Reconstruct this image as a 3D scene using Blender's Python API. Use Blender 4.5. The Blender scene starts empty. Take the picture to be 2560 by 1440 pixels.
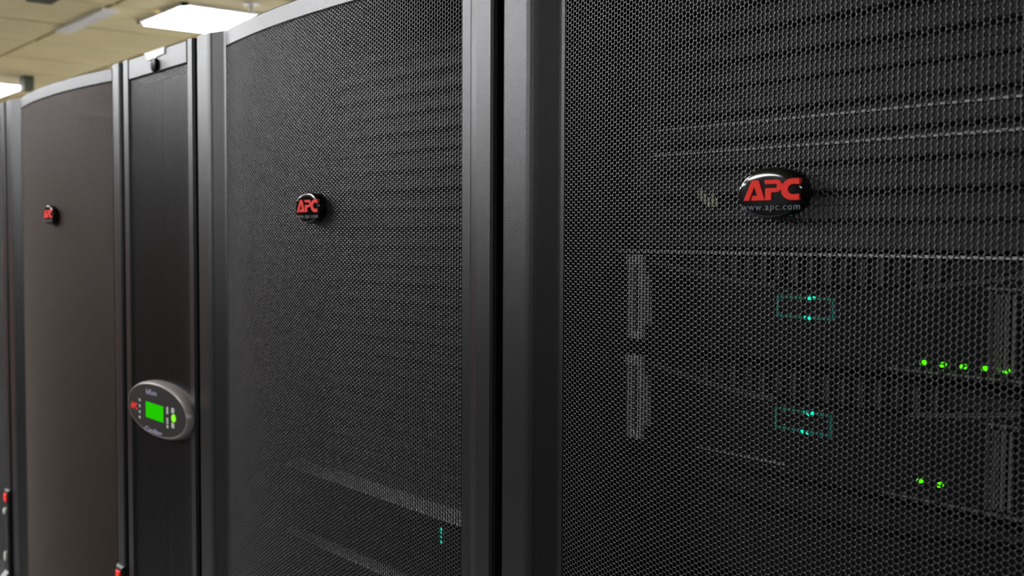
import bpy, bmesh, math, random
import numpy as np
from mathutils import Vector, Matrix

random.seed(4)
SC = bpy.context.scene
COL = SC.collection

# ------------------------------------------------------------------ camera
YAW, PITCH, ROLL = math.radians(39), math.atan((720 - 588) / 2750), math.atan(0.0045)
cd = bpy.data.cameras.new('camera')
cam = bpy.data.objects.new('camera', cd)
COL.objects.link(cam)
cam.location = (0.7005, -0.5513, 1.751)
fw0 = Vector((-math.cos(YAW), math.sin(YAW), 0)); rt0 = Vector((math.sin(YAW), math.cos(YAW), 0)); zz = Vector((0, 0, 1))
FW = fw0 * math.cos(PITCH) - zz * math.sin(PITCH)
UP = zz * math.cos(PITCH) + fw0 * math.sin(PITCH)
RT = rt0 * math.cos(ROLL) + UP * math.sin(ROLL)
UP = UP * math.cos(ROLL) - rt0 * math.sin(ROLL)
cam.rotation_euler = Matrix((RT, UP, -FW)).transposed().to_euler()
cd.sensor_width = 36.0
cd.lens = 2750 * 36.0 / 2560
cd.clip_start = 0.02
cd.dof.use_dof = True
cd.dof.focus_distance = 0.82
cd.dof.aperture_fstop = 12.0
SC.camera = cam

# ------------------------------------------------------------------ world, view
w = bpy.data.worlds.new('room_air'); SC.world = w; w.use_nodes = True
w.node_tree.nodes['Background'].inputs[0].default_value = (0.8, 0.85, 1, 1)
w.node_tree.nodes['Background'].inputs[1].default_value = 0.0
SC.view_settings.view_transform = 'Standard'
SC.view_settings.look = 'None'
SC.view_settings.gamma = 1.0
SC.view_settings.use_curve_mapping = False
SC.view_settings.exposure = -0.1
LIGHT_POWER = 50.0          # emission of every ceiling light diffuser

# ------------------------------------------------------------------ materials
def mat(name, col, rough=0.5, metal=0.0, spec=0.5, bump=0.0, bscale=900.0, var=0.0, vscale=3.0, coat=0.0, emit=None, estr=0.0):
    m = bpy.data.materials.new(name); m.use_nodes = True
    nt = m.node_tree; b = nt.nodes['Principled BSDF']
    b.inputs['Base Color'].default_value = (*col, 1)
    b.inputs['Roughness'].default_value = rough
    b.inputs['Metallic'].default_value = metal
    b.inputs['Specular IOR Level'].default_value = spec
    b.inputs['Coat Weight'].default_value = coat
    b.inputs['Coat Roughness'].default_value = 0.05
    if emit:
        b.inputs['Emission Color'].default_value = (*emit, 1)
        b.inputs['Emission Strength'].default_value = estr
    if bump or var:
        tc = nt.nodes.new('ShaderNodeTexCoord')
        if bump:
            n = nt.nodes.new('ShaderNodeTexNoise'); n.inputs['Scale'].default_value = bscale; n.inputs['Detail'].default_value = 2
            nt.links.new(tc.outputs['Object'], n.inputs['Vector'])
            bp = nt.nodes.new('ShaderNodeBump'); bp.inputs['Strength'].default_value = bump; bp.inputs['Distance'].default_value = 0.0004
            nt.links.new(n.outputs['Fac'], bp.inputs['Height']); nt.links.new(bp.outputs['Normal'], b.inputs['Normal'])
        if var:
            n = nt.nodes.new('ShaderNodeTexNoise'); n.inputs['Scale'].default_value = vscale; n.inputs['Detail'].default_value = 3
            nt.links.new(tc.outputs['Object'], n.inputs['Vector'])
            mx = nt.nodes.new('ShaderNodeMix'); mx.data_type = 'RGBA'
            mx.inputs['A'].default_value = (*[c * (1 - var) for c in col], 1)
            mx.inputs['B'].default_value = (*[c * (1 + var) for c in col], 1)
            nt.links.new(n.outputs['Fac'], mx.inputs['Factor']); nt.links.new(mx.outputs['Result'], b.inputs['Base Color'])
    return m

M = {}
M['coat'] = mat('black_powder_coat', (0.004, 0.004, 0.005), 0.31, bump=0.35, bscale=1500)
M['mesh'] = mat('black_perforated_steel', (0.004, 0.004, 0.0043), 0.34, spec=0.9)
M['inner'] = mat('rack_interior_black', (0.004, 0.004, 0.004), 0.6, spec=0.2)
M['panel'] = mat('blanking_panel_plastic', (0.055, 0.055, 0.055), 0.45, bump=0.3, bscale=800)
M['server'] = mat('server_bezel_black', (0.006, 0.006, 0.006), 0.35, spec=0.35)
M['ear'] = mat('server_ear_grey', (0.93, 0.88, 0.90), 0.45)
M['ear_light'] = mat('server_latch_pale', (0.95, 0.92, 0.94), 0.4)
M['tab'] = mat('server_tab_grey', (0.45, 0.42, 0.42), 0.45)
M['edge'] = mat('painted_bezel_light_grey', (0.13, 0.13, 0.12), 0.4)  # grey stands in for light on the bezel ledge
M['lip'] = mat('painted_highlight_pale', (0.85, 0.86, 0.84), 0.4)  # pale colour stands in for light caught on edges
M['grille'] = mat('server_grille_grey', (0.22, 0.21, 0.20), 0.45)
M['steel'] = mat('server_top_steel', (0.55, 0.55, 0.58), 0.35)
M['badge'] = mat('badge_black_resin', (0.003, 0.003, 0.003), 0.07, spec=0.6)
M['red'] = mat('badge_red_print', (0.88, 0.035, 0.022), 0.6, spec=0.15)
M['greyprint'] = mat('badge_grey_print', (0.16, 0.175, 0.19), 0.6, spec=0.2)
M['chrome'] = mat('handle_chrome', (0.7, 0.7, 0.68), 0.2, metal=1.0)
M['display_black'] = mat('controller_black_plastic', (0.012, 0.012, 0.012), 0.4, spec=0.3)
M['display_rim'] = mat('controller_rim_plastic', (0.22, 0.19, 0.18), 0.28, spec=0.8)
M['keys'] = mat('controller_pale_keys', (0.45, 0.47, 0.42), 0.5)
M['lavender'] = mat('controller_lavender_print', (0.25, 0.25, 0.34), 0.5)
M['screen'] = mat('lit_green_screen', (0.0, 0.01, 0.0), 0.8, spec=0.0, emit=(0.018, 0.60, 0.0), estr=1.0)
M['greenkey'] = mat('lit_green_key', (0.1, 0.3, 0.0), 0.4, emit=(0.2, 0.85, 0.01), estr=1.0)
M['teal_led'] = mat('teal_led', (0.0, 0.2, 0.15), 0.4, emit=(0.0, 0.80, 0.5), estr=1.3)
M['teal_glow'] = mat('teal_led_spill', (0.0, 0.05, 0.04), 0.4, emit=(0.003, 0.07, 0.05), estr=1.0)  # emission stands in for LED light falling on the display frame
M['green_led'] = mat('green_led', (0.05, 0.3, 0.0), 0.4, emit=(0.08, 0.9, 0.0), estr=1.5)
M['white_tag'] = mat('white_paper_label', (0.98, 0.97, 0.96), 0.5)
M['cream'] = mat('cream_tag', (0.8, 0.75, 0.55), 0.6)
M['tile'] = mat('ceiling_tile_buff', (0.62, 0.54, 0.30), 0.9, var=0.22, vscale=2.0)
M['tbar'] = mat('ceiling_grid_bar', (0.72, 0.68, 0.58), 0.6)
M['dark'] = mat('dark_vent', (0.03, 0.04, 0.02), 0.7)
M['floor'] = mat('floor_tile_grey', (0.055, 0.055, 0.055), 0.5, var=0.12, vscale=6)
M['joint'] = mat('floor_joint', (0.02, 0.02, 0.02), 0.8)
M['wall'] = mat('wall_paint_dark', (0.02, 0.02, 0.02), 0.8)
M['wall_warm'] = mat('wall_paint_brown', (0.20, 0.09, 0.06), 0.8)
M['wall_pale'] = mat('wall_paint_pale', (0.82, 0.80, 0.74), 0.8)
M['diffuser'] = mat('ceiling_light_diffuser', (0.9, 0.9, 0.88), 0.6, emit=(0.96, 0.97, 1.0), estr=LIGHT_POWER)
M['light_frame'] = mat('ceiling_light_frame', (0.8, 0.8, 0.78), 0.5)

# ------------------------------------------------------------------ mesh helpers
class MB:
    def __init__(s): s.v = []; s.f = []; s.m = []
    def add(s, vs, fs, mi=0):
        o = len(s.v); s.v += [tuple(v) for v in vs]; s.f += [tuple(i + o for i in f) for f in fs]; s.m += [mi] * len(fs); return s
    def box(s, x0, x1, y0, y1, z0, z1, mi=0, bev=0.0):
        if not bev:
            vs = [(x, y, z) for x in (x0, x1) for y in (y0, y1) for z in (z0, z1)]
            s.add(vs, [(0, 1, 3, 2), (4, 6, 7, 5), (0, 4, 5, 1), (2, 3, 7, 6), (0, 2, 6, 4), (1, 5, 7, 3)], mi)
        else:   # front (low y) edges bevelled
            vs = [(x0, y1, z0), (x1, y1, z0), (x1, y1, z1), (x0, y1, z1),
                  (x0, y0 + bev, z0), (x1, y0 + bev, z0), (x1, y0 + bev, z1), (x0, y0 + bev, z1),
                  (x0 + bev, y0, z0 + bev), (x1 - bev, y0, z0 + bev), (x1 - bev, y0, z1 - bev), (x0 + bev, y0, z1 - bev)]
            fs = [(0, 3, 2, 1)]
            for a, b in ((0, 4), (4, 8)):
                for k in range(4):
                    fs.append((a + k, a + (k + 1) % 4, b + (k + 1) % 4, b + k))
            fs.append((8, 9, 10, 11))
            s.add(vs, fs, mi)
        return s
    def prism_z(s, prof, z0, z1, mi=0):      # closed (x,y) profile extruded in z
        n = len(prof)
        vs = [(x, y, z0) for x, y in prof] + [(x, y, z1) for x, y in prof]
        fs = [(k, (k + 1) % n, n + (k + 1) % n, n + k) for k in range(n)] + [tuple(range(n - 1, -1, -1)), tuple(range(n, 2 * n))]
        return s.add(vs, fs, mi)
    def prism_x(s, prof, x0, x1, mi=0):      # closed (y,z) profile extruded in x
        n = len(prof)
        vs = [(x0, y, z) for y, z in prof] + [(x1, y, z) for y, z in prof]
        fs = [(k, (k + 1) % n, n + (k + 1) % n, n + k) for k in range(n)] + [tuple(range(n - 1, -1, -1)), tuple(range(n, 2 * n))]
        return s.add(vs, fs, mi)
    def disc_stack(s, cx, cz, rings, n=48, mi=0, cap=True, p=2.0):   # rings of (rx, rz, y) around an axis along y
        vs = []
        for rx, rz, y in rings:
            for k in range(n):
                a = 2 * math.pi * k / n; ca, sa = math.cos(a), math.sin(a)
                vs.append((cx + rx * math.copysign(abs(ca) ** (2 / p), ca), y, cz + rz * math.copysign(abs(sa) ** (2 / p), sa)))
        fs = []
        for r in range(len(rings) - 1):
            for k in range(n):
                fs.append((r * n + k, r * n + (k + 1) % n, (r + 1) * n + (k + 1) % n, (r + 1) * n + k))
        if cap:
            fs.append(tuple((len(rings) - 1) * n + k for k in range(n))); fs.append(tuple(range(n - 1, -1, -1)))
        return s.add(vs, fs, mi)
    def build(s, name, mats, parent=None, smooth=False, loc=None):
        me = bpy.data.meshes.new(name)
        me.from_pydata(s.v, [], s.f)
        if not isinstance(mats, (list, tuple)): mats = [mats]
        for m_ in mats: me.materials.append(m_)
        me.polygons.foreach_set('material_index', s.m)
        bm = bmesh.new(); bm.from_mesh(me); bmesh.ops.recalc_face_normals(bm, faces=bm.faces); bm.to_mesh(me); bm.free()
        if smooth:
            me.polygons.foreach_set('use_smooth', [True] * len(me.polygons))
            try: me.set_sharp_from_angle(angle=math.radians(32))
            except Exception: pass
        me.update()
        return link(name, me, parent, loc)

def link(name, data, parent=None, loc=None):
    o = bpy.data.objects.new(name, data); COL.objects.link(o)
    if parent is not None: o.parent = parent
    if loc is not None: o.location = loc
    return o
def tag(o, label=None, cat=None, group=None, kind=None):
    if label: o['label'] = label
    if cat: o['category'] = cat
    if group: o['group'] = group
    if kind: o['kind'] = kind
    return o
def thing(name, loc, label, cat, group=None):
    return tag(link(name, None, loc=loc), label, cat, group)
def children_of(o): return [c for c in bpy.data.objects if c.parent == o]
def copy_tree(o, parent=None):
    c = o.copy(); COL.objects.link(c)
    if parent is not None: c.parent = parent
    for ch in children_of(o): copy_tree(ch, c)
    return c

# ------------------------------------------------------------------ room shell
CEIL = 2.75
X0, X1, Y0, Y1 = -9.6, 3.0, -4.6, 3.4
tag(MB().box(X0, X1, Y0, Y1, -0.12, -0.02).build('floor', M['joint']), kind='structure')
floor = bpy.data.objects['floor']
ft = MB().box(-0.297, 0.297, -0.297, 0.297, -0.02, 0.0).build('floor_tile', M['floor'], floor)
first = True
for i in range(21):
    for j in range(14):
        x, y = X0 + 0.3 + 0.6 * i, Y0 + 0.1 + 0.6 * j
        if first: ft.location = (x, y, 0); first = False
        else:
            c = ft.copy(); COL.objects.link(c); c.location = (x, y, 0)
tag(MB().box(X0, X1, Y0, Y1, CEIL + 0.03, CEIL + 0.1).build('ceiling', M['tbar']), kind='structure')
ceiling = bpy.data.objects['ceiling']
tag(MB().box(X0 - 0.1, X0, Y0, Y1, 0, CEIL + 0.1).build('wall_left', M['wall_warm']), kind='structure')
tag(MB().box(X1, X1 + 0.1, Y0, Y1, 0, CEIL + 0.1).build('wall_right', M['wall']), kind='structure')
tag(MB().box(X0 - 0.1, X1 + 0.1, Y0 - 0.1, Y0, 0, CEIL + 0.1).build('wall_front', M['wall']), kind='structure')
tag(MB().box(X0 - 0.1, X1 + 0.1, Y1, Y1 + 0.1, 0, CEIL + 0.1).build('wall_back', M['wall_pale']), kind='structure')

# ceiling lights: grid cells (ix, iy) of 0.6 m; a light takes 0.6 x 1.2 m
def light(x0, x1, y0, y1, label):
    t = thing('ceiling_light', ((x0 + x1) / 2, (y0 + y1) / 2, CEIL), label, 'ceiling light')
    hx, hy = (x1 - x0) / 2, (y1 - y0) / 2
    f = MB()
    for a in ((-hx, hx, -hy, -hy + .025), (-hx, hx, hy - .025, hy), (-hx, -hx + .025, -hy, hy), (hx - .025, hx, -hy, hy)):
        f.box(*a, -0.014, -0.0005)
    f.build('frame', M['light_frame'], t)
    MB().box(-hx + .025, hx - .025, -hy + .025, hy - .025, -0.022, -0.0006).build('diffuser', M['diffuser'], t)
    return (x0, x1, y0, y1)
LR = []
LR.append(light(-4.47, -3.92, 1.36, 2.56, 'bright rectangular ceiling light seen over the middle rack'))
LR.append(light(-7.95, -7.15, 0.42, 1.62, 'bright ceiling light farther off, at the left edge of the photo'))
LR.append(light(-6.40, -5.80, 1.90, 3.10, 'added unseen ceiling light by the back wall, far end'))  # added out of view to lift the ceiling brightness
LR.append(light(-2.40, -1.80, 1.60, 2.80, 'added unseen ceiling light by the back wall, behind the middle rack'))  # unseen light, added to brighten the back wall and ceiling
LR.append(light(-2.40, -1.80, -1.50, -0.90, 'square ceiling light over the near aisle'))
LR.append(light(0.0, 0.6, -4.00, -3.40, 'added unseen square ceiling light near the front wall, facing the nearest rack'))  # unseen light, added to brighten the facet of the nearest door
LR.append(light(1.4, 2.0, -2.40, -1.80, 'square ceiling light opposite the nearest rack'))
for n_, x_ in enumerate((-3.6, -5.4)):
    w1, w2 = ('nearer', 'farther')[n_], 'of the two long ceiling lights'
    LR.append(light(x_, x_ + .6, -2.70, -1.50, f'{w1} {w2} beside the aisle'))
    LR.append(light(x_, x_ + .6, -4.50, -3.30, f'{w1} {w2} across the room'))
for n_, x_ in enumerate((-4.8, -6.6)):
    LR.append(light(x_, x_ + .6, -0.90, -0.30, ('nearer', 'farther')[n_] + ' square ceiling light over the far aisle'))

tm = MB().box(-0.288, 0.288, -0.288, 0.288, 0.0, 0.03).build('ceiling_tile', M['tile'], ceiling)
first = True
for i in range(21):
    for j in range(14):
        x, y = X0 + 0.2 + 0.6 * i + 0.1, Y0 + 0.05 + 0.6 * j
        if first: tm.location = (x, y, CEIL); first = False
        else:
            c = tm.copy(); COL.objects.link(c); c.location = (x, y, CEIL + random.uniform(0, .004))

# ------------------------------------------------------------------ perforated sheet
P = 0.00385
def perforated(name, width, xc, depth_at, z0, z1, m, parent, zfine=1.12, zwall=0.9, pitch=P, rnd=0.462, thick=0.0012):
    cp = pitch * math.sqrt(3) / 2
    ncol = int(width / cp); nrow = int((z1 - z0) / pitch)
    a = pitch / math.sqrt(3)        # hex circumradius; flat sides top/bottom -> columns vertical
    xs0 = xc - ncol * cp / 2 + cp / 2
    V = []; F = []; off = 0
    def emit(centres, nh, wall):
        nonlocal off
        n = len(centres)
        if not n: return
        out = np.array([(a * math.cos(math.radians(60 * k)), a * math.sin(math.radians(60 * k))) for k in range(6)])
        rh = rnd if nh > 6 else .490
        hole = np.array([(rh * pitch * math.cos(2 * math.pi * k / nh), rh * pitch * math.sin(2 * math.pi * k / nh)) for k in range(nh)])
        C = np.array(centres)                                   # n,2 (x,z)
        vo = C[:, None, :] + out[None]; vh = C[:, None, :] + hole[None]
        ch = wall and nh > 6
        parts = [np.dstack([vo[:, :, 0], depth_at(vo[:, :, 0]), vo[:, :, 1]]),
                 np.dstack([vh[:, :, 0], depth_at(vh[:, :, 0]), vh[:, :, 1]])]
        if ch:
            vc = C[:, None, :] + (hole * (rnd - .032) / rnd)[None]
            parts.append(np.dstack([vc[:, :, 0], depth_at(vc[:, :, 0]) + .00018, vc[:, :, 1]]))
            vh = vc
        if wall: parts.append(np.dstack([vh[:, :, 0], depth_at(vh[:, :, 0]) + thick, vh[:, :, 1]]))
        vs = np.concatenate(parts, axis=1); k_ = vs.shape[1]
        V.append(vs.reshape(-1, 3))
        t = []
        r = nh // 6
        for k in range(6):
            k2 = (k + 1) % 6
            for j in range(r):
                h0, h1 = 6 + (k * r + j) % nh, 6 + (k * r + j + 1) % nh
                if r == 1 or j == 0:
                    t.append((k, h1, h0)) if r > 1 else None
                if r > 1 and j == r - 1:
                    t.append((k2, h1, h0))
            if r == 1:
                t.append((k, k2, 6 + k)); t.append((k2, 6 + k2, 6 + k))
            else:
                t.append((k, k2, 6 + (k * r + 1) % nh))
        if wall:
            for j in range(nh):
                j2 = (j + 1) % nh
                for o2 in ((0, nh) if ch else (0,)):
                    t.append((6 + o2 + j, 6 + o2 + j2, 6 + o2 + nh + j2)); t.append((6 + o2 + j, 6 + o2 + nh + j2, 6 + o2 + nh + j))
        t = np.array(t)
        F.append((t[None] + (off + np.arange(n) * k_)[:, None, None]).reshape(-1, 3)); off += n * k_
    fine, mid, low = [], [], []
    for i in range(ncol):
        x = xs0 + i * cp
        for j in range(nrow):
            z = z0 + pitch * (j + 0.5 + (0.5 if i % 2 else 0.0))
            (fine if z > zfine else mid if z > zwall else low).append((x, z))
    emit(fine, 12, True); emit(mid, 6, True); emit(low, 6, False)
    V = np.concatenate(V); F = np.concatenate(F)
    me = bpy.data.meshes.new(name)
    me.vertices.add(len(V)); me.vertices.foreach_set('co', V.ravel())
    me.loops.add(F.size); me.loops.foreach_set('vertex_index', F.ravel().astype(np.int32))
    me.polygons.add(len(F)); me.polygons.foreach_set('loop_start', np.arange(0, F.size, 3, dtype=np.int32))
    me.polygons.foreach_set('loop_total', np.full(len(F), 3, dtype=np.int32))
    me.materials.append(m); me.update(calc_edges=True); me.validate()
    o = link(name, me, parent)
    o['kind'] = 'stuff'
    return o

# ------------------------------------------------------------------ rack with its door
ARC_C, ARC_A, ARC_B = 0.00575, 0.23425, 0.017
def arc(x): return 0.009 - ARC_B * (1 - ((x - ARC_C) / ARC_A) ** 2)
TOP = 1.991
def make_rack():
    root = link('server_rack', None)
    # cabinet carcass
    MB().box(-.2985, -.2925, .034, 1.06, .02, 1.975).build('side_panel', M['coat'], root)
    MB().box(.2925, .2985, .034, 1.06, .02, 1.975).build('side_panel', M['coat'], root)
    MB().box(-.2985, .2985, .034, 1.06, 1.9755, 1.989, bev=0.004).build('roof', M['coat'], root)
    MB().box(-.2985, .2985, .034, 1.06, .0, .0195).build('base', M['coat'], root)
    MB().box(-.292, .292, 1.05, 1.06, .02, 1.975).build('rear_panel', M['inner'], root)
    for x0, x1 in ((-.285, -.2440), (.2440, .285)):
        f = MB().box(x0, x1, .100, .104, .02, 1.97).box(x0 if x0 < 0 else x1 - .003, x0 + .003 if x0 < 0 else x1, .104, .16, .02, 1.97)
        f.build('mounting_rail', M['inner'], root)
    # door
    d = MB()
    zb = .035
    left = [(-.2945, .030), (-.2945, .004), (-.2935, .0012), (-.2910, 0), (-.2640, 0), (-.2600, .0004), (-.2560, .0012), (-.2525, .0026), (-.2345, .0084), (-.2325, .0088), (-.2290, .0090), (-.2290, .014), (-.25, .030)]
    right = [(.2400, .014), (.2400, .0092), (.2530, .0092), (.2545, .0075), (.2580, .0040), (.2630, .0018), (.2720, 0), (.2905, 0), (.2932, .0012), (.2945, .004), (.2945, .030), (.266, .030)]
    d.prism_z(left, zb, TOP); d.prism_z(right, zb, TOP)
    n = 40
    xs = [-.229 + (.469) * k / n for k in range(n + 1)]
    for z0, z1 in ((1.9725, TOP), (zb, zb + .02)):
        prof = [(x, arc(x) - .0006) for x in xs] + [(x, .028) for x in reversed(xs)]
        vs = [(x, y, z0) for x, y in prof] + [(x, y, z1 - (.0015 if k <= n else 0)) for k, (x, y) in enumerate(prof)] + [(x, arc(x) + .001, z1) for x in xs]
        N = len(prof); fs = []
        for k in range(N):
            if k < n: fs.append((k, k + 1, N + k + 1, N + k))
            elif k > n and k < N - 1: fs.append((k, k + 1, N + k + 1, N + k))
        for k in range(n):
            fs.append((k, k + 1, N - 2 - k, N - 1 - k))
            fs.append((N + k, N + k + 1, 2 * N + k + 1, 2 * N + k))
            fs.append((2 * N + k, 2 * N + k + 1, N + N - 2 - k, N + N - 1 - k))
        d.add(vs, fs)
    door = d.build('door', M['coat'], root)
    perforated('perforated_panel', .4685, ARC_C, arc, zb + .018, 1.9735, M['mesh'], door)
    # swing handle on the right stile
    h = MB().box(.2680, .2935, -.005, .002, 1.06, 1.272, bev=.003)
    hd = h.build('handle', M['display_black'], door)
    MB().box(.2740, .2900, -.0075, -.004, 1.250, 1.265, bev=.001).build('red_mark', M['red'], hd)
    MB().disc_stack(.2810, 1.232, [(.0055, .0065, -.004), (.0055, .0065, -.008), (.004, .005, -.0095)], 20).build('lock', M['keys'], hd, smooth=True)
    MB().disc_stack(.2810, 1.1465, [(.0055, .010, -.004), (.0055, .010, -.008), (.004, .008, -.0095)], 20).build('lock', M['keys'], hd, smooth=True)
    MB().prism_x([(-.004, 1.06), (-.014, 1.070), (-.016, 1.105), (-.005, 1.118)], .2690, .2915).build('lever', M['grille'], hd)
    return root, door

# badge: domed oval with lettering
def flat_text(body, size, name, extrude=.0004, sx=1.0, bold=0.0, spacing=1.0, align='CENTER'):
    cu = bpy.data.curves.new(name, 'FONT'); cu.body = body; cu.size = size; cu.align_x = align; cu.align_y = 'CENTER'
    cu.extrude = extrude; cu.offset = bold; cu.space_character = spacing; cu.resolution_u = 2
    o = bpy.data.objects.new(name, cu); COL.objects.link(o)
    dg = bpy.context.evaluated_depsgraph_get(); dg.update()
    me = bpy.data.meshes.new_from_object(o.evaluated_get(dg))
    bpy.data.objects.remove(o)
    vs = [(v.co.x * sx, -v.co.z, v.co.y) for v in me.vertices]; fs = [tuple(p.vertices) for p in me.polygons]
    bpy.data.meshes.remove(me)
    return vs, fs

def poly_letter(mb, outer, y0, y1, holes=(), mi=0):
    # outline (x,z) polygon filled with triangulation, extruded from y1 (back) to y0 (front)
    bm = bmesh.new()
    loops = [outer] + list(holes)
    edges = []
    for lp in loops:
        vs = [bm.verts.new((x, 0, z)) for x, z in lp]
        edges += [bm.edges.new((vs[k], vs[(k + 1) % len(vs)])) for k in range(len(vs))]
    bmesh.ops.triangle_fill(bm, use_beauty=True, use_dissolve=False, edges=edges)
    bm.verts.index_update()
    vs = [(v.co.x, v.co.z) for v in bm.verts]; fs = [tuple(v.index for v in f.verts) for f in bm.faces]
    bm.free()
    n = len(vs)
    allv = [(x, y0(x, z) if callable(y0) else y0, z) for x, z in vs] + [(x, y1, z) for x, z in vs]
    allf = fs + [tuple(i + n for i in f) for f in fs]
    o = 0
    for lp in loops:
        L = len(lp)
        allf += [(o + k, o + (k + 1) % L, n + o + (k + 1) % L, n + o + k) for k in range(L)]
        o += L
    mb.add(allv, allf, mi)

def arc_pts(cx, cz, rx, rz, a0, a1, n=14):
    return [(cx + rx * math.cos(math.radians(a0 + (a1 - a0) * k / n)), cz + rz * math.sin(math.radians(a0 + (a1 - a0) * k / n))) for k in range(n + 1)]

def make_badge_mesh():
    b = MB()
    RX, RZ = .0285, .0180; K = .865
    rings = [(RX * .92, RZ * .90, .0), (RX, RZ, -.0015), (RX, RZ, -.0060), (RX * .997, RZ * .995, -.0074), (RX * .985, RZ * .975, -.0088), (RX * .965, RZ * .945, -.0097), (RX * .94, RZ * .91, -.0101), (RX * .90, RZ * .86, -.0103), (RX * .50, RZ * .48, -.01035)]
    b.disc_stack(0, 0, rings, 64, 0)
    def top(x, z): return -.0112
    # lettering in unit box: height 1, total width about 2.75, origin at left baseline
    S = .0140; ox = -.0215; oz = -.0050; W = .0475 / 2.75 / S
    def T(pts): return [(ox + x * S * W, oz + z * S) for x, z in pts]
    # A with the open foot: left stroke and right stroke with a returning bar
    A1 = [(0, 0), (.27, 0), (.53, .68), (.38 + .36, .0), (.74, .0)]
    Aout = [(0, 0), (.28, 0), (.54, .70), (.70, .235), (.46, .235), (.39, 0), (1.07, 0), (.75, 1), (.41, 1)]
    poly_letter(b, T(Aout), -.0112, -.0085, (), 1)
    Pout = [(1.10, 0), (1.40, 0), (1.40, .38), (1.62, .38)] + arc_pts(1.62, .69, .31, .31, -90, 90)[1:] + [(1.05, 1.0), (1.10, .79), (1.60, .79)] + arc_pts(1.60, .69, .09, .10, 90, -90)[1:] + [(1.10, .59)]
    poly_letter(b, T(Pout), -.0112, -.0085, (), 1)
    Cout = arc_pts(2.42, .5, .54, .52, 90, 270, 20) + [(2.75, -.02), (2.75, .27), (2.46, .25)] + arc_pts(2.46, .5, .26, .25, 270, 90, 16)[1:-1] + [(2.46, .75), (2.75, .73), (2.75, 1.02)]
    poly_letter(b, T(Cout), -.0112, -.0085, (), 1)
    vs, fs = flat_text('www.apc.com', .0066, 'web_address', extrude=.0002, sx=1.16, spacing=1.18)
    b.add([(x + .0020, y - .0110, z - .0098) for x, y, z in vs], fs, 2)
    b.v = [(x * K, y, z * K) for x, y, z in b.v]
    return b

rack_proto, door_proto = make_rack()
bd = make_badge_mesh().build('badge', [M['badge'], M['red'], M['greyprint']], door_proto, smooth=True)
bd['label'] = 'black oval badge with red letters and a grey web address'
bd.location = (-.0121, -.0080, 1.7769)

def place_rack(root, x_centre, label, badge_x, badge_z):
    root.location = (x_centre, 0, 0)
    tag(root, label, 'server rack', 'black server racks in one row')
    for dch in children_of(root):
        for b in children_of(dch):
            if b.name.startswith('badge'):
                b.location = (badge_x - x_centre, arc(badge_x - x_centre) + .0005, badge_z)
                b.rotation_euler.z = math.atan(2 * ARC_B * (badge_x - x_centre - ARC_C) / ARC_A ** 2)
    return root
copies = [copy_tree(rack_proto) for _ in range(3)]
place_rack(rack_proto, .3, 'nearest black rack with perforated door, at the right, servers glowing inside', .2850, 1.7769)
place_rack(copies[0], -.3, 'black rack with perforated door between the cooling unit and the nearest rack', -.2850, 1.7775)
place_rack(copies[1], -1.155, 'farther black rack with a reddish sheen tinted into its mesh, left of the cooling unit', -1.1420, 1.7800)
place_rack(copies[2], -1.755, 'farthest black rack, only a sliver at the left edge of the photo', -1.71, 1.777)

# the farther rack's warm reflection is put into its mesh as a brownish tint
M['mesh_warm_tint'] = mat('warm_tinted_perforated_steel', (0.012, 0.007, 0.005), 0.36, spec=0.7)
M['mesh_warm_tint'].node_tree.nodes['Principled BSDF'].inputs['Specular Tint'].default_value = (1.0, 0.74, 0.60, 1)
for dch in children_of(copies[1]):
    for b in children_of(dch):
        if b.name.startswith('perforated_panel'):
            b.material_slots[0].link = 'OBJECT'; b.material_slots[0].material = M['mesh_warm_tint']

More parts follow.
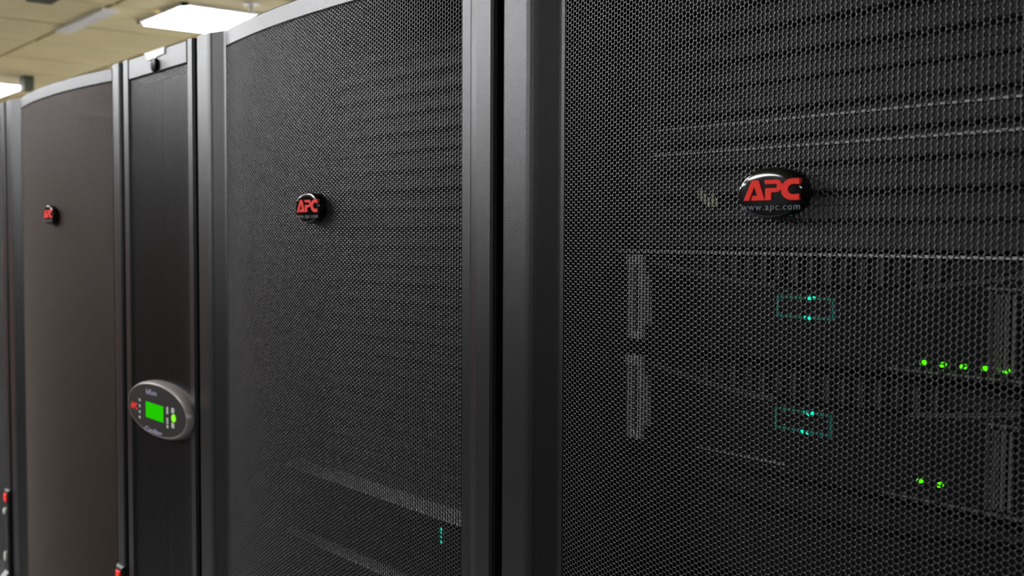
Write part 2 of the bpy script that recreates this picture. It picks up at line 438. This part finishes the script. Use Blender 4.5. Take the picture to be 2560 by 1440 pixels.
# ------------------------------------------------------------------ row cooling unit
def make_cooling():
    root = thing('cooling_unit', (-.7275, 0, 0), 'narrow black cooling unit with oval control panel and green screen', 'cooling unit')
    MB().box(-.1255, -.1205, .034, 1.06, .02, 1.975).build('side_panel', M['coat'], root)
    MB().box(.1205, .1255, .034, 1.06, .02, 1.975).build('side_panel', M['coat'], root)
    MB().box(-.1255, .1255, .034, 1.06, 1.9755, 1.989, bev=.004).build('roof', M['coat'], root)
    MB().box(-.1255, .1255, .034, 1.06, .0, .0195).build('base', M['coat'], root)
    MB().box(-.120, .120, 1.05, 1.06, .02, 1.975).build('rear_panel', M['inner'], root)
    MB().box(-.119, .119, .06, .09, .03, 1.97).build('filter', M['inner'], root)
    # door frame with stiles, head and a recessed perforated field
    d = MB()
    zb = .035
    xl, xr, zt = -.0960, .1040, 1.9625
    d.prism_z([(-.1195, .03), (-.1195, .003), (-.117, 0), (xl - .004, 0), (xl, .003), (xl, .03)], zb, TOP)
    d.prism_z([(xr, .03), (xr, .003), (xr + .003, 0), (.1195, 0), (.1225, .003), (.1225, .03)], zb, TOP)
    d.box(xl, xr, .0, .03, zt, TOP, bev=.0015)
    d.box(xl, xr, .0, .03, zb, zb + .06, bev=.0015)
    door = d.build('door', M['coat'], root, smooth=False)
    perforated('perforated_panel', xr - xl, (xl + xr) / 2, lambda x: x * 0 + .003, zb + .055, zt + .003, M['mesh'], door, zfine=5, zwall=5, pitch=.0044)
    # lock and white label on the head
    MB().disc_stack(.004, 1.9712, [(.0085, .0085, .0), (.0085, .0085, -.004), (.006, .006, -.0055)], 24).disc_stack(.004, 1.9712, [(.0035, .0035, -.0054), (.0035, .0035, -.0060)], 12, 1).build('lock', [M['display_black'], M['dark']], door, smooth=True)
    lb = MB()
    poly_letter(lb, [(-.0350, 1.9915), (.0360, 1.9915), (.0350, 1.9828), (.0120, 1.9818), (.0040, 1.9800), (-.0260, 1.9806)], -.0012, .0005)
    lbl = lb.build('label', M['white_tag'], door); lbl['label'] = 'white label folded at the top edge'
    # oval control panel
    CX, CZ = .0110, 1.518
    RX, RZ = .1065, .0375
    c = MB().disc_stack(CX, CZ, [(RX, RZ, .006), (RX, RZ, .0), (RX * .995, RZ * .99, -.003), (RX * .975, RZ * .95, -.0065), (RX * .955, RZ * .90, -.0082)], 72, 0, p=2.1)
    cp = c.build('control_panel', M['display_rim'], door, smooth=True)
    cp['label'] = 'oval control panel with grey rim'
    MB().disc_stack(CX, CZ, [(RX * .945, RZ * .88, -.0078), (RX * .94, RZ * .87, -.0084)], 72, 0, p=2.1).build('face', M['display_black'], cp, smooth=False)
    return root, cp, CX, CZ
cool, cpanel, CX, CZ = make_cooling()
YF = -.0085
def cpart(name, mb, m): return mb.build(name, m, cpanel)
BX, BZ = -0.0225, 1.523
cpart('screen', MB().box(BX + .000, BX + .060, YF - .0004, YF + .0004, BZ - .0180, BZ + .0030), M['screen'])
for z in (.0020, -.0060, -.0140, -.0215):
    cpart('indicator_light', MB().box(BX - .0255, BX - .0205, YF - .0004, YF + .0004, BZ + z - .0017, BZ + z + .0017), M['keys'])
for x, z, a, b_ in ((.075, .0000, .0028, .0045), (.075, -.0135, .0028, .004), (.075, -.0210, .0028, .0020), (.093, .0020, .0045, .0032), (.093, -.0172, .0045, .0032)):
    cpart('key', MB().box(BX + x - a, BX + x + a, YF - .0006, YF + .0004, BZ + z - b_, BZ + z + b_), M['keys'])
cpart('enter_key', MB().disc_stack(BX + .0955, BZ - .0075, [(.0062, .0050, YF + .0004), (.0062, .0050, YF - .001)], 24), M['greenkey'])['label'] = 'lit green round key'
def plate_text(body, width, height, x, z, m, name, bold=0.0):
    vs, fs = flat_text(body, .01, name, bold=bold)
    xs_ = [v[0] for v in vs]; zs_ = [v[2] for v in vs]
    sx_, sz_ = width / (max(xs_) - min(xs_)), height / (max(zs_) - min(zs_)); cx_, cz_ = (max(xs_) + min(xs_)) / 2, (max(zs_) + min(zs_)) / 2
    cpart(name, MB().add([((v[0] - cx_) * sx_ + x, v[1] + YF, (v[2] - cz_) * sz_ + z) for v in vs], fs), m)
plate_text('APC', .026, .0085, BX - .044, BZ - .0080, M['red'], 'red_lettering', .0004)
plate_text('InRow', .038, .0075, BX + .020, BZ + .0172, M['lavender'], 'grey_lettering', .0002)
plate_text('Cooling', .060, .0085, BX + .025, BZ - .0345, M['lavender'], 'lavender_lettering', .0003)

# ------------------------------------------------------------------ blanking panels
EQ = .093
def make_blank():
    b = MB()
    H = .0397
    prof = []
    for q in (0, .01985):
        prof += [(EQ + .012, q + .0006), (EQ + .0012, q + .0006), (EQ, q + .0018), (EQ, q + .0098), (EQ + .0018, q + .0116), (EQ + .012, q + .0116)]
    prof += [(EQ + .012, H - .0003), (EQ + .016, H - .0003), (EQ + .016, .0003), (EQ + .012, .0003)]
    b.prism_x(prof, -.212, .212)
    b.box(-.241, -.212, EQ + .006, EQ + .010, .001, H - .001).box(.212, .241, EQ + .006, EQ + .010, .001, H - .001)
    return b.build('blanking_panel', M['panel'])
blank = make_blank()
ORD = ['topmost', 'second from the top', 'third from the top', 'fourth from the top', 'fifth from the top', 'sixth from the top', 'seventh from the top', 'eighth from the top', 'ninth from the top', 'tenth from the top', 'eleventh from the top', 'lowest']
blank_used = False
def put_blanks(xc, ztop, n, where, group):
    global blank_used
    for k in range(n):
        if not blank_used: o = blank; blank_used = True
        else: o = blank.copy(); COL.objects.link(o)
        o.location = (xc, -.004 if (k in (2, 3) and xc > 0) or (k == 3 and xc < 0) else random.uniform(-.0012, .0012), ztop - .04 * (k + 1))
        word = 'lowest' if k == n - 1 else ORD[k]
        tag(o, f'ribbed black blanking panel, {word} in the {where}', 'blanking panel', group)
put_blanks(.3, 1.9420, 5, 'nearest rack', 'blanking panels above the servers of the nearest rack')
put_blanks(-.3, 1.9580, 12, 'rack beside the cooling unit', 'blanking panels in the middle rack')

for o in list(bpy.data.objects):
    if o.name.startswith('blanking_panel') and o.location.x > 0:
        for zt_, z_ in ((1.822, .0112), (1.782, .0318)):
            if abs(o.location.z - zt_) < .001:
                e_ = MB().prism_x([(EQ - .0008, z_), (EQ - .0008, z_ + .0010), (EQ + .002, z_ + .0022), (EQ + .002, z_)], -.2119, .2119).build('painted_highlight', M['lip'], o)  # pale strip paints a line of light along the rib top
                e_['label'] = 'painted highlight on the top edge of the rib'

# ------------------------------------------------------------------ servers
def make_server(parent_label, cat='server', leds=(), teal=(), lip='dark', plain=False, dots=()):
    root = link('rack_server', None)
    H = .0785
    MB().box(-.212, .212, EQ + .004, .78, 0, H - .001).build('chassis', M['server'], root)
    # bezel: concave upper ledge
    b = MB(); n = 24
    xs = [-.212 + .424 * k / n for k in range(n + 1)]
    def ledge(x): return .0535 + .0150 * ((x + .055) / .155) ** 2 if abs(x + .055) < .155 else .0685
    vs = []
    for x in xs:
        zl = ledge(x)
        vs += [(x, EQ, 0), (x, EQ - .004, .002), (x, EQ - .006, zl), (x, EQ + .001, zl + .004), (x, EQ + .002, H - .004)]
    fs = []
    for k in range(n):
        for q in range(4): fs.append((k * 5 + q, (k + 1) * 5 + q, (k + 1) * 5 + q + 1, k * 5 + q + 1))
    b.add(vs, fs)
    b.build('bezel', M['server'], root, smooth=False)
    if lip == 'dark':
        MB().prism_x([(EQ - .004, H - .0022), (EQ - .004, H - .0012), (EQ - .003, H), (EQ + .05, H), (EQ + .05, H - .0022)], -.212, .212).build('top_lip', M['server'], root)
    elif lip == 'bright':
        MB().prism_x([(EQ - .007, H - .0018), (EQ - .007, H - .0011), (EQ - .0060, H), (EQ + .0055, H), (EQ + .0055, H - .0018)], -.250, .250).build('top_lip', M['lip'], root)  # lit upper lip put in as a pale colour; other lips stay darker
    else:
        MB().prism_x([(EQ - .012, H - .0020), (EQ - .0125, H - .0008), (EQ - .012, H), (EQ + .003, H + lip), (EQ + .05, H + lip), (EQ + .05, H - .0020)], -.225, .240).build('top_lip', M['steel'], root)
    if plain:
        for dx, dz in dots:
            MB().disc_stack(dx, dz, [(.0015, .0015, EQ - .005), (.0015, .0015, EQ - .0075)], 10).build('teal_light', M['teal_led'], root)
        return root
    for seg in ([x for x in xs if x < -.085], [x for x in xs if .012 < x < .10]):
        vs = []; fs = []
        for x in seg:
            zl = ledge(x)
            vs += [(x, EQ - .0070, zl - .0003), (x, EQ - .0070, zl + .0006), (x, EQ - .003, zl + .0026), (x, EQ - .003, zl - .0003)]
        m_ = len(seg)
        for k in range(m_ - 1):
            for q in range(4): fs.append((k * 4 + q, (k + 1) * 4 + q, (k + 1) * 4 + (q + 1) % 4, k * 4 + (q + 1) % 4))
        fs += [(0, 1, 2, 3), tuple((m_ - 1) * 4 + q for q in (3, 2, 1, 0))]
        MB().add(vs, fs).build('painted_bezel_light', M['edge'], root)  # lighter strip paints the highlight along the ledge
    r = MB()
    for k in range(16):
        x = -.170 + .0135 * k * 1.0
        r.box(x, x + .0022, EQ - .003, EQ + .003, ledge(x) + .003, H - .002)
    r.build('rib', M['panel'], root)['kind'] = 'stuff'
    # ears with handle bars
    for sx, name in ((-1, 'ear'), (1, 'ear')):
        x0, x1 = (-.2405, -.2125) if sx < 0 else (.2125, .2425)
        e = MB().box(x0, x1, EQ, EQ + .003, .001, H - .003)
        ear = e.build('ear', M['server'], root)
        e = MB().box(x0 + .0010, x0 + .0055, EQ - .005, EQ, .006, H - .004, bev=.001)
        e.box(x0 + .0055, x1 - .0150, EQ - .005, EQ, .006, .012, bev=.001)
        e.box(x1 - .0150, x1 - .0115, EQ - .005, EQ, .006, H - .004, bev=.001)
        e.build('handle', M['ear'], ear)
        MB().box(x1 - .0095, x1 - .0005, EQ - .003, EQ, .018, H - .020, bev=.0008).build('release_tab', M['tab'], ear)
        MB().box(x0 + .0005, x1 - .0100, EQ - .0065, EQ - .0045, H - .0125, H - .004, bev=.001).build('latch', M['ear_light'], ear)
    g = MB()
    for q in range(4):
        x = .0690 + .0048 * q
        g.box(x, x + .0018, EQ - .0085, EQ - .004, .008, .0560, bev=.0006)
    g.box(.067, .088, EQ - .0075, EQ - .004, .0585, .0600)
    g.build('vent_grille', M['grille'], root)
    # drive carriers along the right half
    led_i = 0
    for q in range(9):
        x = -.0020 + .0137 * q
        if .062 < x < .088: 
            pass
        dcar = MB().box(x + .0010, x + .0118, EQ - .0072, EQ - .004, .0038, .0054, bev=.0005)
        dc = dcar.build('drive_latch', M['grille'], root)
    for x, z in leds:
        MB().disc_stack(x, z, [(.0017, .0017, EQ - .004), (.0017, .0017, EQ - .0075), (.0010, .0010, EQ - .0084)], 12).build('green_light', M['green_led'], root)
    # teal display; LED light on its frame is put in as emission
    if teal:
        tx, tz, dots = teal
        fr = MB()
        hw, hh = .0235, .0078
        for a in ((-hw, hw, hh - .002, hh), (-hw, hw, -hh, -hh + .002), (-hw, -hw + .0015, -hh, hh), (hw - .0015, hw, -hh, hh)):
            fr.box(tx + a[0], tx + a[1], EQ - .0065, EQ - .004, tz + a[2], tz + a[3])
        f = fr.build('display', M['teal_glow'], root)
        for dx, dz in dots:
            MB().disc_stack(tx + dx, tz + dz, [(.0013, .0013, EQ - .006), (.0013, .0013, EQ - .0075)], 10).build('teal_light', M['teal_led'], f)
    return root
SR = []
def put_server(xc, ztop, label, group, **kw):
    s = make_server(label, **kw); s.location = (xc, 0, ztop - .0785)
    tag(s, label, 'server', group); return s
G1 = 'servers stacked in the nearest rack'
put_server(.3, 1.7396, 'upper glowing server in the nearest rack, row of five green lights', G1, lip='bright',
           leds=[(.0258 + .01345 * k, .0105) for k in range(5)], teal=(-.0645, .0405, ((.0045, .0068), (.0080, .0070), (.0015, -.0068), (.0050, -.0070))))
put_server(.3, 1.6580, 'lower glowing server in the nearest rack, two green lights', G1,
           leds=[(.0255, .0167), (.0392, .0165)], teal=(-.0645, .0425, ((.003, .0068), (.0060, .0058), (.009, .0070), (.0, -.0070), (.005, -.0072))))
put_server(.3, 1.5770, 'dark server below the two glowing ones in the nearest rack', G1, plain=True)
G2 = 'servers stacked low in the middle rack'
put_server(-.3, 1.4670, 'server with four teal lights, below the blanking panels of the middle rack', G2, lip=.007, plain=True, dots=((.1, .0644), (.1, .0620), (.1, .0575), (.1, .0517)))
put_server(-.3, 1.3840, 'dark server under the teal-lit one in the middle rack', G2, lip=.0028, plain=True)

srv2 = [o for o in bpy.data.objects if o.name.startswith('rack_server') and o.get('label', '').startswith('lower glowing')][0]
MB().prism_x([(EQ - .0045, .0088), (EQ - .0050, .0096), (EQ - .0040, .0100), (EQ - .0035, .0088)], -.163, -.080).build('painted_highlight', M['lip'], srv2)  # short painted highlight on the lower front edge

# small cream tag hanging behind the near door, left of the badge
tg = MB()
tg.add([(.1365, .088, 1.7850), (.1425, .084, 1.7865), (.1480, .088, 1.7790), (.1535, .085, 1.7835), (.1580, .087, 1.7760), (.1570, .083, 1.7725), (.1470, .087, 1.7728), (.1430, .084, 1.7780), (.1380, .087, 1.7795)],
       [(0, 1, 8), (1, 7, 8), (1, 2, 7), (2, 6, 7), (2, 3, 6), (3, 4, 6), (4, 5, 6)])
to = tg.build('tag', M['cream'])
md = to.modifiers.new('thick', 'SOLIDIFY'); md.thickness = .0012
tag(to, 'small crumpled cream tag behind the mesh, left of the nearest badge', 'tag')
# ceiling fittings
def fitting(name, x, y, hx, hy, m, label, cat, dz=.03, rz=0):
    o = MB().box(-hx, hx, -hy, hy, -dz, .002, 0).build(name, m, loc=(x, y, CEIL)); o.rotation_euler.z = rz
    return tag(o, label, cat)
fitting('air_slot', -4.62, 1.17, .34, .035, M['light_frame'], 'pale narrow strip on the ceiling left of the bright light', 'ceiling strip', .012)
fitting('ceiling_vent', -4.16, .86, .10, .05, M['dark'], 'dark vent at the top edge of the photo', 'vent', .02)
fitting('dark_bracket', -6.75, 1.49, .05, .03, M['dark'], 'small dark bracket hanging from the ceiling by the left light', 'bracket', .09)
sp = MB()
for r0, z0_, z1_ in ((.035, -.006, 0), (.012, -.04, -.006), (.022, -.046, -.040)):
    n_ = 20
    sp.add([(r0 * math.cos(2 * math.pi * k / n_), r0 * math.sin(2 * math.pi * k / n_), z) for z in (z0_, z1_) for k in range(n_)],
           [(k, (k + 1) % n_, n_ + (k + 1) % n_, n_ + k) for k in range(n_)] + [tuple(range(n_)), tuple(range(n_, 2 * n_))])
so = sp.build('sprinkler', M['light_frame'], loc=(-3.76, 1.60, CEIL))
tag(so, 'round pale sprinkler head just right of the bright ceiling light', 'sprinkler')
